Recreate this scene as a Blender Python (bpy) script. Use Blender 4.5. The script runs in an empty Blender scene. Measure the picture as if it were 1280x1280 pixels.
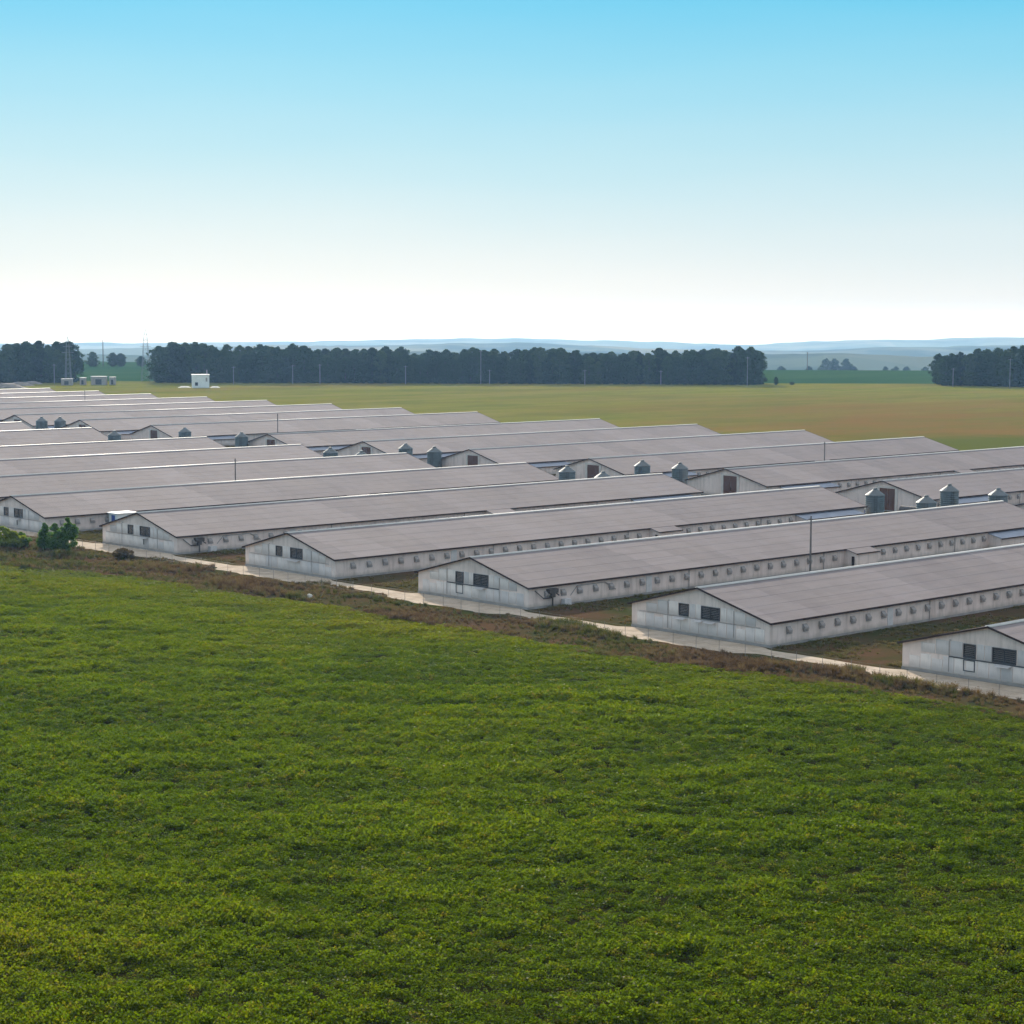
import bpy, math, random
import numpy as np
random.seed(7); RNG = np.random.default_rng(11)
R = math.radians
scene = bpy.context.scene
col = scene.collection

# ------------------------------------------------------------------ camera
FPX, PITCH, YAW, ROLL = 2542.368, 0.096952, 0.8193843, -0.003393      # focal length in pixels of the 1280 px frame
S = 33.0                                                               # metres between barn ridges
CAM = np.array([-4.44631 * S, -7.95267 * S, 0.9429 * S])
FWD = np.array([math.cos(YAW), math.sin(YAW), 0.0])
RGT = np.array([math.sin(YAW), -math.cos(YAW), 0.0])
UPV = np.array([0, 0, 1.0])
CF = math.cos(PITCH) * FWD - math.sin(PITCH) * UPV
CU = math.sin(PITCH) * FWD + math.cos(PITCH) * UPV

def ray(px, py):
    a = (px - 640) / FPX; b = (640 - py) / FPX
    x = math.cos(ROLL) * a + math.sin(ROLL) * b
    y = -math.sin(ROLL) * a + math.cos(ROLL) * b
    return CF + x * RGT + y * CU

def ground_at(px, py, z=0.0):
    d = ray(px, py); t = (z - CAM[2]) / d[2]
    return CAM + t * d

def project(p):
    d = np.array(p, float) - CAM
    x = d @ RGT; y = d @ CU; z = d @ CF
    x, y = math.cos(ROLL) * x - math.sin(ROLL) * y, math.sin(ROLL) * x + math.cos(ROLL) * y
    return 640 + FPX * x / z, 640 - FPX * y / z, z

from mathutils import Matrix, Vector
cd = bpy.data.cameras.new('camera'); cam = bpy.data.objects.new('camera', cd); col.objects.link(cam)
cd.sensor_width = 36.0; cd.lens = 36.0 * FPX / 1280.0
cd.clip_start = 0.5; cd.clip_end = 120000
cx = math.cos(ROLL) * RGT - math.sin(ROLL) * CU
cy = math.sin(ROLL) * RGT + math.cos(ROLL) * CU
cam.matrix_world = Matrix(((cx[0], cy[0], -CF[0], CAM[0]), (cx[1], cy[1], -CF[1], CAM[1]),
                           (cx[2], cy[2], -CF[2], CAM[2]), (0, 0, 0, 1)))
scene.camera = cam

# ------------------------------------------------------------------ light
SUN_EL, SUN_AZ = R(21), math.atan2(0.53, 0.85)          # azimuth clockwise from +Y
world = bpy.data.worlds.new('World'); scene.world = world; world.use_nodes = True
wn, wl = world.node_tree.nodes, world.node_tree.links
wn.clear()
wo = wn.new('ShaderNodeOutputWorld'); bg = wn.new('ShaderNodeBackground'); bg.inputs['Strength'].default_value = 0.085
sky = wn.new('ShaderNodeTexSky'); sky.sky_type = 'NISHITA'; sky.sun_disc = False
sky.sun_elevation = SUN_EL; sky.sun_rotation = SUN_AZ
sky.air_density = 1.0; sky.dust_density = 0.6; sky.ozone_density = 2.0; sky.altitude = 100
tc = wn.new('ShaderNodeTexCoord'); sx = wn.new('ShaderNodeSeparateXYZ'); cb = wn.new('ShaderNodeCombineXYZ')
mx = wn.new('ShaderNodeMath'); mx.operation = 'MAXIMUM'; mx.inputs[1].default_value = 0.004
wl.new(tc.outputs['Generated'], sx.inputs[0]); wl.new(sx.outputs['X'], cb.inputs['X']); wl.new(sx.outputs['Y'], cb.inputs['Y'])
wl.new(sx.outputs['Z'], mx.inputs[0]); wl.new(mx.outputs[0], cb.inputs['Z']); wl.new(cb.outputs[0], sky.inputs['Vector'])
ramp = wn.new('ShaderNodeValToRGB')                     # white horizon, bluer above, paled overhead to lift the shaded walls, same all round
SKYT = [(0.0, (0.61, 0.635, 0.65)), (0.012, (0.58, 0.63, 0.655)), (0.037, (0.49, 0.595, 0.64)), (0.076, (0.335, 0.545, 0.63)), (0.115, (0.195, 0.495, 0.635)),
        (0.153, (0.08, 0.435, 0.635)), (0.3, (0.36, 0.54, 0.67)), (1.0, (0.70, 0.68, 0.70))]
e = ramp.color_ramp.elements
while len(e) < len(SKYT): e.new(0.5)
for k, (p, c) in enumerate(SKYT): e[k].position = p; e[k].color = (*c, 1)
wnz = wn.new('ShaderNodeTexNoise'); wnz.inputs['Scale'].default_value = 3.0; wnz.inputs['Detail'].default_value = 3.0
wmp = wn.new('ShaderNodeMapping'); wmp.inputs['Scale'].default_value = (1, 1, 7); wl.new(tc.outputs['Generated'], wmp.inputs[0]); wl.new(wmp.outputs[0], wnz.inputs['Vector'])
wma = wn.new('ShaderNodeMath'); wma.operation = 'MULTIPLY_ADD'; wma.inputs[1].default_value = 0.030; wl.new(wnz.outputs['Fac'], wma.inputs[0])
wmb = wn.new('ShaderNodeMath'); wmb.operation = 'SUBTRACT'; wmb.inputs[1].default_value = 0.015; wl.new(mx.outputs[0], wmb.inputs[0]); wl.new(wmb.outputs[0], wma.inputs[2])
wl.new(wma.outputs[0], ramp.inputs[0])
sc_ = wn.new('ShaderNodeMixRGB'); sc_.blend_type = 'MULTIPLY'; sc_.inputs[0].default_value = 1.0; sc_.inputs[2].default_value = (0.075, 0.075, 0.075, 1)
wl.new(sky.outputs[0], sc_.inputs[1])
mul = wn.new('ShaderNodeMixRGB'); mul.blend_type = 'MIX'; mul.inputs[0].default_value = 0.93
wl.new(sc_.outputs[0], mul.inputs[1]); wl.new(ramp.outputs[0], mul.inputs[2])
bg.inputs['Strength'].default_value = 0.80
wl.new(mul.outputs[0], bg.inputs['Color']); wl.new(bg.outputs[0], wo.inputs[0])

sd = bpy.data.lights.new('sun', 'SUN'); sun = bpy.data.objects.new('sun', sd); col.objects.link(sun)
sd.energy = 4.0; sd.angle = R(0.6); sd.color = (1.0, 0.90, 0.76)
tosun = Vector((math.sin(SUN_AZ) * math.cos(SUN_EL), math.cos(SUN_AZ) * math.cos(SUN_EL), math.sin(SUN_EL)))
sun.rotation_euler = tosun.to_track_quat('Z', 'Y').to_euler()
sun.location = (0, 0, 200)

vs = scene.view_settings
vs.view_transform = 'Standard'; vs.look = 'None'; vs.exposure = 0.78; vs.gamma = 1.0; vs.use_curve_mapping = False
scene.cycles.use_denoising = True
scene.cycles.max_bounces = 6; scene.cycles.diffuse_bounces = 3; scene.cycles.transparent_max_bounces = 8
scene.cycles.volume_bounces = 1

# ------------------------------------------------------------------ materials
class NT:
    def __init__(s, name):
        s.m = bpy.data.materials.new(name); s.m.use_nodes = True
        s.n = s.m.node_tree.nodes; s.l = s.m.node_tree.links
        s.b = s.n['Principled BSDF']; s.out = s.n['Material Output']
        s._pos = None
    def new(s, t, **kw):
        nd = s.n.new(t)
        for k, v in kw.items(): setattr(nd, k, v)
        return nd
    def put(s, sock, v):
        if isinstance(v, bpy.types.NodeSocket): s.l.new(v, sock)
        elif isinstance(v, (tuple, list)) and len(v) == 3 and sock.type == 'RGBA': sock.default_value = (*v, 1)
        else: sock.default_value = v
    def pos(s):
        if s._pos is None: s._pos = s.new('ShaderNodeNewGeometry').outputs['Position']
        return s._pos
    def obj(s): return s.new('ShaderNodeTexCoord').outputs['Object']
    def xyz(s, v):
        nd = s.new('ShaderNodeSeparateXYZ'); s.l.new(v, nd.inputs[0]); return nd.outputs
    def mapv(s, v, scale=(1, 1, 1), loc=(0, 0, 0), rot=(0, 0, 0)):
        nd = s.new('ShaderNodeMapping'); s.l.new(v, nd.inputs[0])
        nd.inputs['Scale'].default_value = scale; nd.inputs['Location'].default_value = loc; nd.inputs['Rotation'].default_value = rot
        return nd.outputs[0]
    def noise(s, v, scale, detail=4, rough=0.55, dist=0.0, out='Fac'):
        nd = s.new('ShaderNodeTexNoise'); s.l.new(v, nd.inputs['Vector'])
        nd.inputs['Scale'].default_value = scale; nd.inputs['Detail'].default_value = detail
        nd.inputs['Roughness'].default_value = rough; nd.inputs['Distortion'].default_value = dist
        return nd.outputs[out]
    def math(s, op, a, b=0.0, c=0.0, clamp=False):
        nd = s.new('ShaderNodeMath', operation=op, use_clamp=clamp)
        s.put(nd.inputs[0], a); s.put(nd.inputs[1], b)
        if op in ('MULTIPLY_ADD', 'SMOOTH_MIN'): s.put(nd.inputs[2], c)
        return nd.outputs[0]
    def remap(s, v, a, b, c=0.0, d=1.0):
        nd = s.new('ShaderNodeMapRange'); s.put(nd.inputs[0], v)
        for k, q in enumerate((a, b, c, d)): nd.inputs[k + 1].default_value = q
        nd.clamp = True
        return nd.outputs[0]
    def mix(s, f, a, b, mode='MIX'):
        nd = s.new('ShaderNodeMixRGB', blend_type=mode)
        s.put(nd.inputs[0], f); s.put(nd.inputs[1], a); s.put(nd.inputs[2], b)
        return nd.outputs[0]
    def ramp(s, v, stops):
        nd = s.new('ShaderNodeValToRGB'); s.put(nd.inputs[0], v)
        e = nd.color_ramp.elements
        while len(e) < len(stops): e.new(0.5)
        for k, (p, c) in enumerate(stops): e[k].position = p; e[k].color = (*c, 1)
        return nd.outputs[0]
    def bump(s, h, strength, dist=0.05):
        nd = s.new('ShaderNodeBump'); s.l.new(h, nd.inputs['Height'])
        nd.inputs['Strength'].default_value = strength; nd.inputs['Distance'].default_value = dist
        s.l.new(nd.outputs[0], s.b.inputs['Normal'])
    def rnd(s): return s.new('ShaderNodeObjectInfo').outputs['Random']
    def attr(s, name, t='INSTANCER'):
        nd = s.new('ShaderNodeAttribute'); nd.attribute_type = t; nd.attribute_name = name
        return nd
    def fin(s, color, rough=0.8, metal=0.0, spec=None):
        s.put(s.b.inputs['Base Color'], color); s.put(s.b.inputs['Roughness'], rough); s.put(s.b.inputs['Metallic'], metal)
        if spec is not None: s.put(s.b.inputs['Specular IOR Level'], spec)
        return s.m

def plain(name, c, rough=0.7, metal=0.0, var=0.12, scale=1.5, spec=None):
    t = NT(name); n = t.noise(t.obj(), scale, 5)
    f = t.remap(n, 0.3, 0.7)
    lo = tuple(max(0, q * (1 - var)) for q in c); hi = tuple(min(1, q * (1 + var)) for q in c)
    return t.fin(t.mix(f, lo, hi), rough, metal, spec)

def mat_wall():
    t = NT('limewashed wall'); p0 = t.obj()
    x, y, z = t.xyz(p0)
    sh = t.new('ShaderNodeCombineXYZ'); t.put(sh.inputs[0], t.math('MULTIPLY', t.rnd(), 700.0))
    av = t.new('ShaderNodeVectorMath', operation='ADD'); t.l.new(p0, av.inputs[0]); t.l.new(sh.outputs[0], av.inputs[1]); p = av.outputs[0]
    big = t.noise(p, 0.35, 4)
    streak = t.noise(t.mapv(p, (2.2, 2.2, 0.25)), 1.0, 5, 0.65)
    c = t.mix(t.remap(big, 0.35, 0.7), (0.83, 0.685, 0.63), (0.68, 0.55, 0.50))
    c = t.mix(t.math('MULTIPLY', t.remap(streak, 0.48, 0.75), 0.55), c, (0.38, 0.295, 0.26))
    # splash dirt with a ragged upper edge near the footing
    edge = t.math('ADD', z, t.math('MULTIPLY', t.noise(t.mapv(p, (1, 1, 0.2)), 0.9, 5), -0.9))
    c = t.mix(t.math('MULTIPLY', t.remap(edge, 0.25, -0.25), 0.55), c, (0.27, 0.245, 0.20))
    t.bump(t.noise(p, 9, 4), 0.25, 0.02)
    return t.fin(c, 0.85, 0, 0.3)

def mat_panel():
    t = NT('white cladding board'); p = t.obj()
    streak = t.noise(t.mapv(p, (3, 3, 0.3)), 1.2, 5, 0.65)
    r = t.rnd()
    base = t.ramp(r, [(0.0, (0.72, 0.645, 0.625)), (0.5, (0.83, 0.74, 0.70)), (1.0, (0.58, 0.54, 0.545))])
    c = t.mix(t.math('MULTIPLY', t.remap(streak, 0.5, 0.8), 0.6), base, (0.36, 0.34, 0.34))
    x, y, z = t.xyz(p)
    edge = t.math('ADD', z, t.math('MULTIPLY', t.noise(t.mapv(p, (1, 1, 0.2)), 1.1, 5), -0.9))
    c = t.mix(t.math('MULTIPLY', t.remap(edge, 0.35, -0.2), 0.5), c, (0.32, 0.28, 0.26))
    return t.fin(c, 0.7, 0, 0.35)

def mat_roof():
    t = NT('weathered grey roof sheet'); p = t.obj(); r = t.rnd()
    sh = t.new('ShaderNodeCombineXYZ'); t.put(sh.inputs[0], t.math('MULTIPLY', r, 900.0)); t.put(sh.inputs[1], t.math('MULTIPLY', r, 77.0))
    av = t.new('ShaderNodeVectorMath', operation='ADD'); t.l.new(p, av.inputs[0]); t.l.new(sh.outputs[0], av.inputs[1])
    q = av.outputs[0]
    x, y, z = t.xyz(q)
    # lengths of roof laid at different times: snapped along the barn
    cell = t.math('FLOOR', t.math('MULTIPLY', t.math('ADD', x, t.math('MULTIPLY', t.math('FLOOR', t.math('MULTIPLY', y, 0.42)), 0.7)), 1 / 6.5))
    wn_ = t.new('ShaderNodeTexWhiteNoise', noise_dimensions='1D'); t.put(wn_.inputs['W'], cell)
    sec = wn_.outputs['Value']
    cell2 = t.math('FLOOR', t.math('MULTIPLY', x, 1 / 1.1)); wn2 = t.new('ShaderNodeTexWhiteNoise', noise_dimensions='2D')
    cc = t.new('ShaderNodeCombineXYZ'); t.put(cc.inputs[0], cell2); t.put(cc.inputs[1], t.math('FLOOR', t.math('MULTIPLY', y, 0.55))); t.l.new(cc.outputs[0], wn2.inputs['Vector'])
    streak = t.noise(t.mapv(q, (0.12, 1.6, 1.0)), 1.0, 6, 0.7)
    blotch = t.noise(q, 0.13, 4)
    c = t.mix(t.remap(sec, 0.0, 1.0), (0.186, 0.157, 0.163), (0.280, 0.236, 0.238))
    c = t.mix(t.remap(blotch, 0.35, 0.7), c, (0.245, 0.202, 0.195))
    c = t.mix(t.math('MULTIPLY', t.remap(wn2.outputs['Value'], 0.0, 1.0), 0.22), c, (0.31, 0.275, 0.27))
    c = t.mix(t.math('MULTIPLY', t.remap(streak, 0.45, 0.75), 0.5), c, (0.165, 0.142, 0.14))
    w = t.new('ShaderNodeTexWave', wave_type='BANDS', bands_direction='X'); w.inputs['Scale'].default_value = 0.9
    t.l.new(q, w.inputs['Vector'])
    t.bump(t.math('ADD', t.math('MULTIPLY', w.outputs['Fac'], 0.35), t.noise(q, 3.0, 5)), 0.35, 0.05)
    return t.fin(c, 0.9, 0, 0.12)

def mat_concrete():
    t = NT('pale concrete track'); p = t.pos()
    n = t.noise(p, 0.5, 6, 0.65); n2 = t.noise(p, 4, 5)
    c = t.mix(t.remap(n, 0.35, 0.68), (0.55, 0.46, 0.37), (0.38, 0.31, 0.24))
    c = t.mix(t.math('MULTIPLY', t.remap(n2, 0.55, 0.75), 0.4), c, (0.30, 0.25, 0.20))
    t.bump(n2, 0.4, 0.03)
    return t.fin(c, 0.95, 0, 0.0)

def mat_ground():
    t = NT('grass and soil ground'); p = t.pos()
    x, y, z = t.xyz(p)
    # meadow behind the barns: yellow green with tan, dry patches, stretched by mowing
    mst = t.noise(t.mapv(p, (0.10, 1.0, 1.0), rot=(0, 0, R(43))), 0.09, 6, 0.65)
    m1 = t.noise(t.mapv(p, (0.35, 1.0, 1.0), rot=(0, 0, R(-43))), 0.012, 6, 0.6)
    m2 = t.noise(p, 0.05, 6, 0.7)
    m3 = t.noise(p, 0.6, 4, 0.7)
    mead = t.mix(t.remap(m2, 0.35, 0.65), (0.120, 0.140, 0.018), (0.178, 0.172, 0.026))
    mead = t.mix(t.math('MULTIPLY', t.remap(m3, 0.5, 0.75), 0.5), mead, (0.085, 0.092, 0.018))
    mead = t.mix(t.math('MULTIPLY', t.remap(mst, 0.42, 0.62), 0.75), mead, (0.205, 0.165, 0.05))
    # a broad dry tract towards the right of the meadow
    dx = t.math('MULTIPLY', t.math('SUBTRACT', x, 400.0), 1 / 125.0); dy = t.math('MULTIPLY', t.math('SUBTRACT', y, 85.0), 1 / 125.0)
    dd = t.math('SQRT', t.math('ADD', t.math('MULTIPLY', dx, dx), t.math('MULTIPLY', dy, dy)))
    dry = t.math('ADD', t.remap(dd, 1.4, 0.5), t.math('MULTIPLY', t.math('SUBTRACT', m1, 0.5), 3.2), clamp=True)
    mead = t.mix(t.math('MULTIPLY', dry, 0.85), mead, t.mix(t.remap(m2, 0.3, 0.7), (0.20, 0.098, 0.034), (0.145, 0.105, 0.030)))
    gx = t.math('MULTIPLY', t.math('SUBTRACT', x, 280.0), 1 / 30.0); gy = t.math('MULTIPLY', t.math('SUBTRACT', y, 8.0), 1 / 40.0)
    gd = t.math('ADD', t.math('SQRT', t.math('ADD', t.math('MULTIPLY', gx, gx), t.math('MULTIPLY', gy, gy))), t.math('MULTIPLY', t.math('SUBTRACT', m2, 0.5), 2.0))
    mead = t.mix(t.remap(gd, 1.5, 0.8), mead, (0.092, 0.103, 0.020))          # lush patch behind the last barns
    m4 = t.noise(t.mapv(p, (0.5, 1.0, 1.0), rot=(0, 0, R(43))), 0.028, 6, 0.7)
    mead = t.mix(t.math('MULTIPLY', t.remap(m4, 0.48, 0.62), 0.6), mead, (0.095, 0.115, 0.020))
    # cropland beyond the tree belt, cool green, and far farmland in patches
    rr = t.math('ADD', t.math('MULTIPLY', t.math('SUBTRACT', x, float(CAM[0])), float(FWD[0])), t.math('MULTIPLY', t.math('SUBTRACT', y, float(CAM[1])), float(FWD[1])))
    crop = t.mix(t.remap(m1, 0.4, 0.6), (0.024, 0.066, 0.026), (0.036, 0.078, 0.030))
    v = t.new('ShaderNodeTexVoronoi'); v.inputs['Scale'].default_value = 0.0022; t.l.new(t.mapv(p, (1, 0.6, 0)), v.inputs['Vector'])
    far = t.mix(t.remap(t.xyz(v.outputs['Color'])[0], 0.2, 0.8), (0.05, 0.08, 0.04), (0.17, 0.15, 0.08))
    # yard between the barns: trodden red-brown earth, green where grass has taken
    y1 = t.noise(p, 0.11, 5, 0.65); y2 = t.noise(p, 1.3, 5, 0.7)
    yard = t.mix(t.remap(y1, 0.40, 0.60), (0.098, 0.056, 0.033), (0.044, 0.052, 0.016))
    yard = t.mix(t.math('MULTIPLY', t.remap(y2, 0.45, 0.7), 0.55), yard, (0.052, 0.058, 0.022))
    inyard = t.math('MULTIPLY', t.remap(x, -40, -30), t.remap(t.math('ADD', x, t.math('MULTIPLY', m2, 24.0)), 246, 236))
    c = t.mix(inyard, mead, yard)
    c = t.mix(t.remap(rr, 930, 938), c, crop)
    c = t.mix(t.remap(rr, 1450, 1600), c, far)
    t.bump(t.math('ADD', y2, m3), 0.6, 0.15)
    return t.fin(c, 1.0, 0, 0.0)

def mat_soil():
    t = NT('dark field soil'); p = t.pos()
    c = t.mix(t.remap(t.noise(p, 0.8, 6, 0.7), 0.35, 0.65), (0.034, 0.040, 0.010), (0.060, 0.052, 0.018))
    t.bump(t.noise(p, 3, 5), 0.6, 0.1)
    return t.fin(c, 1.0, 0, 0.0)

def leafy(name, stops, rough=0.42, trans=0.45, tbright=(1.5, 1.7, 0.7), spec=0.5, rnd=None, hue_attr=None):
    """leaf: glossy face plus light let through from behind; colour picked per instance"""
    t = NT(name)
    if hue_attr: f = t.attr(hue_attr).outputs['Fac']
    else: f = t.rnd()
    isl = t.new('ShaderNodeNewGeometry').outputs['Random Per Island']
    f2 = t.math('ADD', t.math('MULTIPLY', f, 0.72), t.math('MULTIPLY', isl, 0.28))
    c = t.ramp(f2, stops)
    sp = spec if spec < 0.03 or not hue_attr else t.math('MULTIPLY', t.math('GREATER_THAN', isl, 0.72), spec)
    m = t.fin(c, rough, 0, sp)
    tr = t.new('ShaderNodeBsdfTranslucent'); t.put(tr.inputs['Color'], t.mix(1.0, c, tbright, 'MULTIPLY'))
    ms = t.new('ShaderNodeMixShader'); ms.inputs[0].default_value = trans
    t.l.new(t.b.outputs[0], ms.inputs[1]); t.l.new(tr.outputs[0], ms.inputs[2]); t.l.new(ms.outputs[0], t.out.inputs['Surface'])
    return m

def mat_hill(name, wood, a, b):
    t = NT(name); p = t.pos()
    n = t.noise(p, 0.0016, 5, 0.6)
    v = t.new('ShaderNodeTexVoronoi'); v.inputs['Scale'].default_value = 0.0030; t.l.new(t.mapv(p, (1, 0.7, 0)), v.inputs['Vector'])
    c = t.mix(t.xyz(v.outputs['Color'])[0], a, b)
    c = t.mix(t.remap(n, 0.45, 0.56), c, wood)
    return t.fin(c, 1.0, 0, 0.0)

M = dict(
    wall=mat_wall(), panel=mat_panel(), roof=mat_roof(), concrete=mat_concrete(), ground=mat_ground(), soil=mat_soil(),
    cap=plain('pale ridge cap', (0.58, 0.545, 0.51), 0.55, 0.0, 0.08, 1.5, 0.4),
    trim=plain('dark brown trim', (0.050, 0.034, 0.032), 0.9, 0, 0.1, 1.5, 0.0),
    plinth=plain('grey plinth', (0.33, 0.30, 0.285), 0.9, 0, 0.2, 0.8),
    frame=plain('dark window frame', (0.055, 0.055, 0.065), 0.5),
    glass=plain('dark louvred glass', (0.035, 0.038, 0.045), 0.22, 0, 0.3, 2.0),
    ledge=plain('white metal ledge', (0.60, 0.57, 0.57), 0.5),
    vent=plain('grey vent hood', (0.33, 0.29, 0.275), 0.7, 0, 0.25, 3.0),
    duct=plain('sooty metal duct', (0.085, 0.075, 0.072), 0.55, 0.4, 0.3, 2.0),
    door=plain('rust brown door', (0.115, 0.050, 0.035), 0.65, 0, 0.25, 1.0),
    pier=plain('cream door pier', (0.60, 0.54, 0.50), 0.85, 0, 0.1),
    bluesheet=plain('blue grey metal sheet', (0.27, 0.29, 0.35), 0.7, 0.1, 0.12, 0.7),
    silo=plain('galvanised silo steel', (0.13, 0.155, 0.165), 0.5, 0.5, 0.14, 0.8),
    silocap=plain('pale silo cone', (0.145, 0.16, 0.165), 0.65, 0.5, 0.08, 0.8),
    dark=plain('dark steel', (0.07, 0.07, 0.075), 0.5, 0.5),
    polewood=plain('grey pole', (0.14, 0.125, 0.12), 0.85),
    poleconc=plain('pale concrete pole', (0.24, 0.24, 0.25), 0.85),
    steel=plain('galvanised lattice', (0.22, 0.23, 0.25), 0.5, 0.3),
    white=plain('white painted wall', (0.78, 0.78, 0.78), 0.7, 0, 0.06, 0.5),
    blue=plain('blue paint', (0.03, 0.07, 0.30), 0.5),
    bark=plain('bark', (0.055, 0.045, 0.038), 0.95, 0, 0.3),
    wire=plain('fence wire', (0.22, 0.20, 0.19), 0.6, 0.4),
    rubble=plain('grey rubble soil', (0.20, 0.175, 0.15), 0.95, 0, 0.3, 0.4),
    stone=plain('pale stone', (0.60, 0.57, 0.52), 0.9, 0, 0.2),
    tree=leafy('belt foliage', [(0, (0.014, 0.036, 0.009)), (0.5, (0.027, 0.064, 0.014)), (1, (0.058, 0.092, 0.022))], 0.8, 0.15, (1.2, 1.3, 0.8), 0.05),
    shrub=leafy('shrub foliage', [(0, (0.085, 0.160, 0.036)), (1, (0.13, 0.21, 0.05))], 0.7, 0.5, (1.3, 1.5, 0.7), 0.05),
    shruby=leafy('yellow green shrub foliage', [(0, (0.19, 0.23, 0.035)), (1, (0.27, 0.29, 0.05))], 0.7, 0.5, (1.4, 1.5, 0.6), 0.05),
    shrubd=leafy('brown shrub foliage', [(0, (0.12, 0.080, 0.050)), (1, (0.17, 0.13, 0.065))], 0.7, 0.3, (1.2, 1.1, 0.8), 0.2),
    crop=leafy('crop leaves', [(0, (0.031, 0.056, 0.006)), (0.38, (0.070, 0.105, 0.009)), (0.72, (0.118, 0.143, 0.014)), (0.93, (0.140, 0.120, 0.025)), (1, (0.20, 0.125, 0.045))],
               0.55, 0.55, (1.62, 1.72, 0.30), 0.06, hue_attr='tint'),
    weed=leafy('roadside weeds', [(0, (0.092, 0.062, 0.038)), (0.25, (0.165, 0.105, 0.060)), (0.5, (0.210, 0.150, 0.080)), (0.72, (0.155, 0.145, 0.050)), (0.88, (0.085, 0.105, 0.026)), (1, (0.062, 0.088, 0.020))],
               0.9, 0.3, (1.2, 1.15, 0.8), 0.02, hue_attr='tint'),
    hill_near=mat_hill('near valley hill', (0.030, 0.050, 0.030), (0.055, 0.085, 0.045), (0.11, 0.12, 0.07)),
    hill_mid=mat_hill('middle hill', (0.035, 0.055, 0.030), (0.07, 0.10, 0.05), (0.19, 0.17, 0.09)),
    hill_far=mat_hill('far hill', (0.035, 0.055, 0.030), (0.07, 0.10, 0.05), (0.16, 0.15, 0.09)),
)

# ------------------------------------------------------------------ mesh helpers
class MB:
    def __init__(s): s.v = []; s.f = []; s.sm = False
    def add(s, verts, faces):
        o = len(s.v); s.v += [tuple(map(float, q)) for q in verts]; s.f += [tuple(i + o for i in q) for q in faces]; return s
    def box(s, x0, x1, y0, y1, z0, z1):
        return s.add([(x0, y0, z0), (x1, y0, z0), (x1, y1, z0), (x0, y1, z0), (x0, y0, z1), (x1, y0, z1), (x1, y1, z1), (x0, y1, z1)],
                     [(3, 2, 1, 0), (4, 5, 6, 7), (0, 1, 5, 4), (1, 2, 6, 5), (2, 3, 7, 6), (3, 0, 4, 7)])
    def extrude_x(s, prof, x0, x1):
        """closed profile of (y, z), counter-clockwise seen from +x"""
        n = len(prof)
        s.add([(x0, y, z) for y, z in prof] + [(x1, y, z) for y, z in prof],
              [tuple(reversed(range(n))), tuple(range(n, 2 * n))] + [(i, (i + 1) % n, n + (i + 1) % n, n + i) for i in range(n)])
        return s
    def bar(s, a, b, w, w2=None, n=6):
        a = Vector(a); b = Vector(b); d = (b - a).normalized()
        u = d.orthogonal().normalized(); t = d.cross(u); w2 = w if w2 is None else w2
        vs = [a + (u * math.cos(k * 2 * math.pi / n) + t * math.sin(k * 2 * math.pi / n)) * w for k in range(n)]
        vs += [b + (u * math.cos(k * 2 * math.pi / n) + t * math.sin(k * 2 * math.pi / n)) * w2 for k in range(n)]
        return s.add(vs, [tuple(reversed(range(n))), tuple(range(n, 2 * n))] + [(k, (k + 1) % n, n + (k + 1) % n, n + k) for k in range(n)])
    def lathe(s, prof, n=20):
        vs = []; fs = []
        for r, z in prof: vs += [(r * math.cos(k * 2 * math.pi / n), r * math.sin(k * 2 * math.pi / n), z) for k in range(n)]
        for i in range(len(prof) - 1):
            for k in range(n): fs.append((i * n + k, i * n + (k + 1) % n, (i + 1) * n + (k + 1) % n, (i + 1) * n + k))
        fs.append(tuple(reversed(range(n)))); fs.append(tuple(range((len(prof) - 1) * n, len(prof) * n)))
        return s.add(vs, fs)
    def mesh(s, name, mat, smooth=False):
        me = bpy.data.meshes.new(name); me.from_pydata(s.v, [], s.f); me.update()
        if smooth: me.polygons.foreach_set('use_smooth', [True] * len(me.polygons))
        if mat: me.materials.append(M[mat])
        return me
    def build(s, name, mat, parent=None, loc=None, smooth=False): return place(name, s.mesh(name, mat, smooth), parent, loc)

def place(name, me, parent=None, loc=None, rz=0.0, scale=None):
    o = bpy.data.objects.new(name, me); col.objects.link(o)
    if parent: o.parent = parent
    if loc is not None: o.location = tuple(map(float, loc))
    if rz: o.rotation_euler[2] = rz
    if scale is not None: o.scale = scale if hasattr(scale, '__len__') else (scale,) * 3
    return o

def tag(o, label=None, cat=None, group=None, kind=None):
    if label: o['label'] = label
    if cat: o['category'] = cat
    if group: o['group'] = group
    if kind: o['kind'] = kind
    return o

def thing(name, loc, label, cat, group=None, rz=0.0):
    o = place(name, None, None, loc, rz); o.empty_display_size = 0.5
    return tag(o, label, cat, group)

def fromarr(name, V, F, mat):
    me = bpy.data.meshes.new(name); V = np.asarray(V, np.float32); F = np.asarray(F, np.int32); k = F.shape[1]
    me.vertices.add(len(V)); me.vertices.foreach_set('co', V.ravel())
    me.loops.add(F.size); me.loops.foreach_set('vertex_index', F.ravel())
    me.polygons.add(len(F)); me.polygons.foreach_set('loop_start', np.arange(0, F.size, k, dtype=np.int32))
    me.polygons.foreach_set('loop_total', np.full(len(F), k, np.int32)); me.update(calc_edges=True)
    if mat: me.materials.append(M[mat])
    return me

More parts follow.
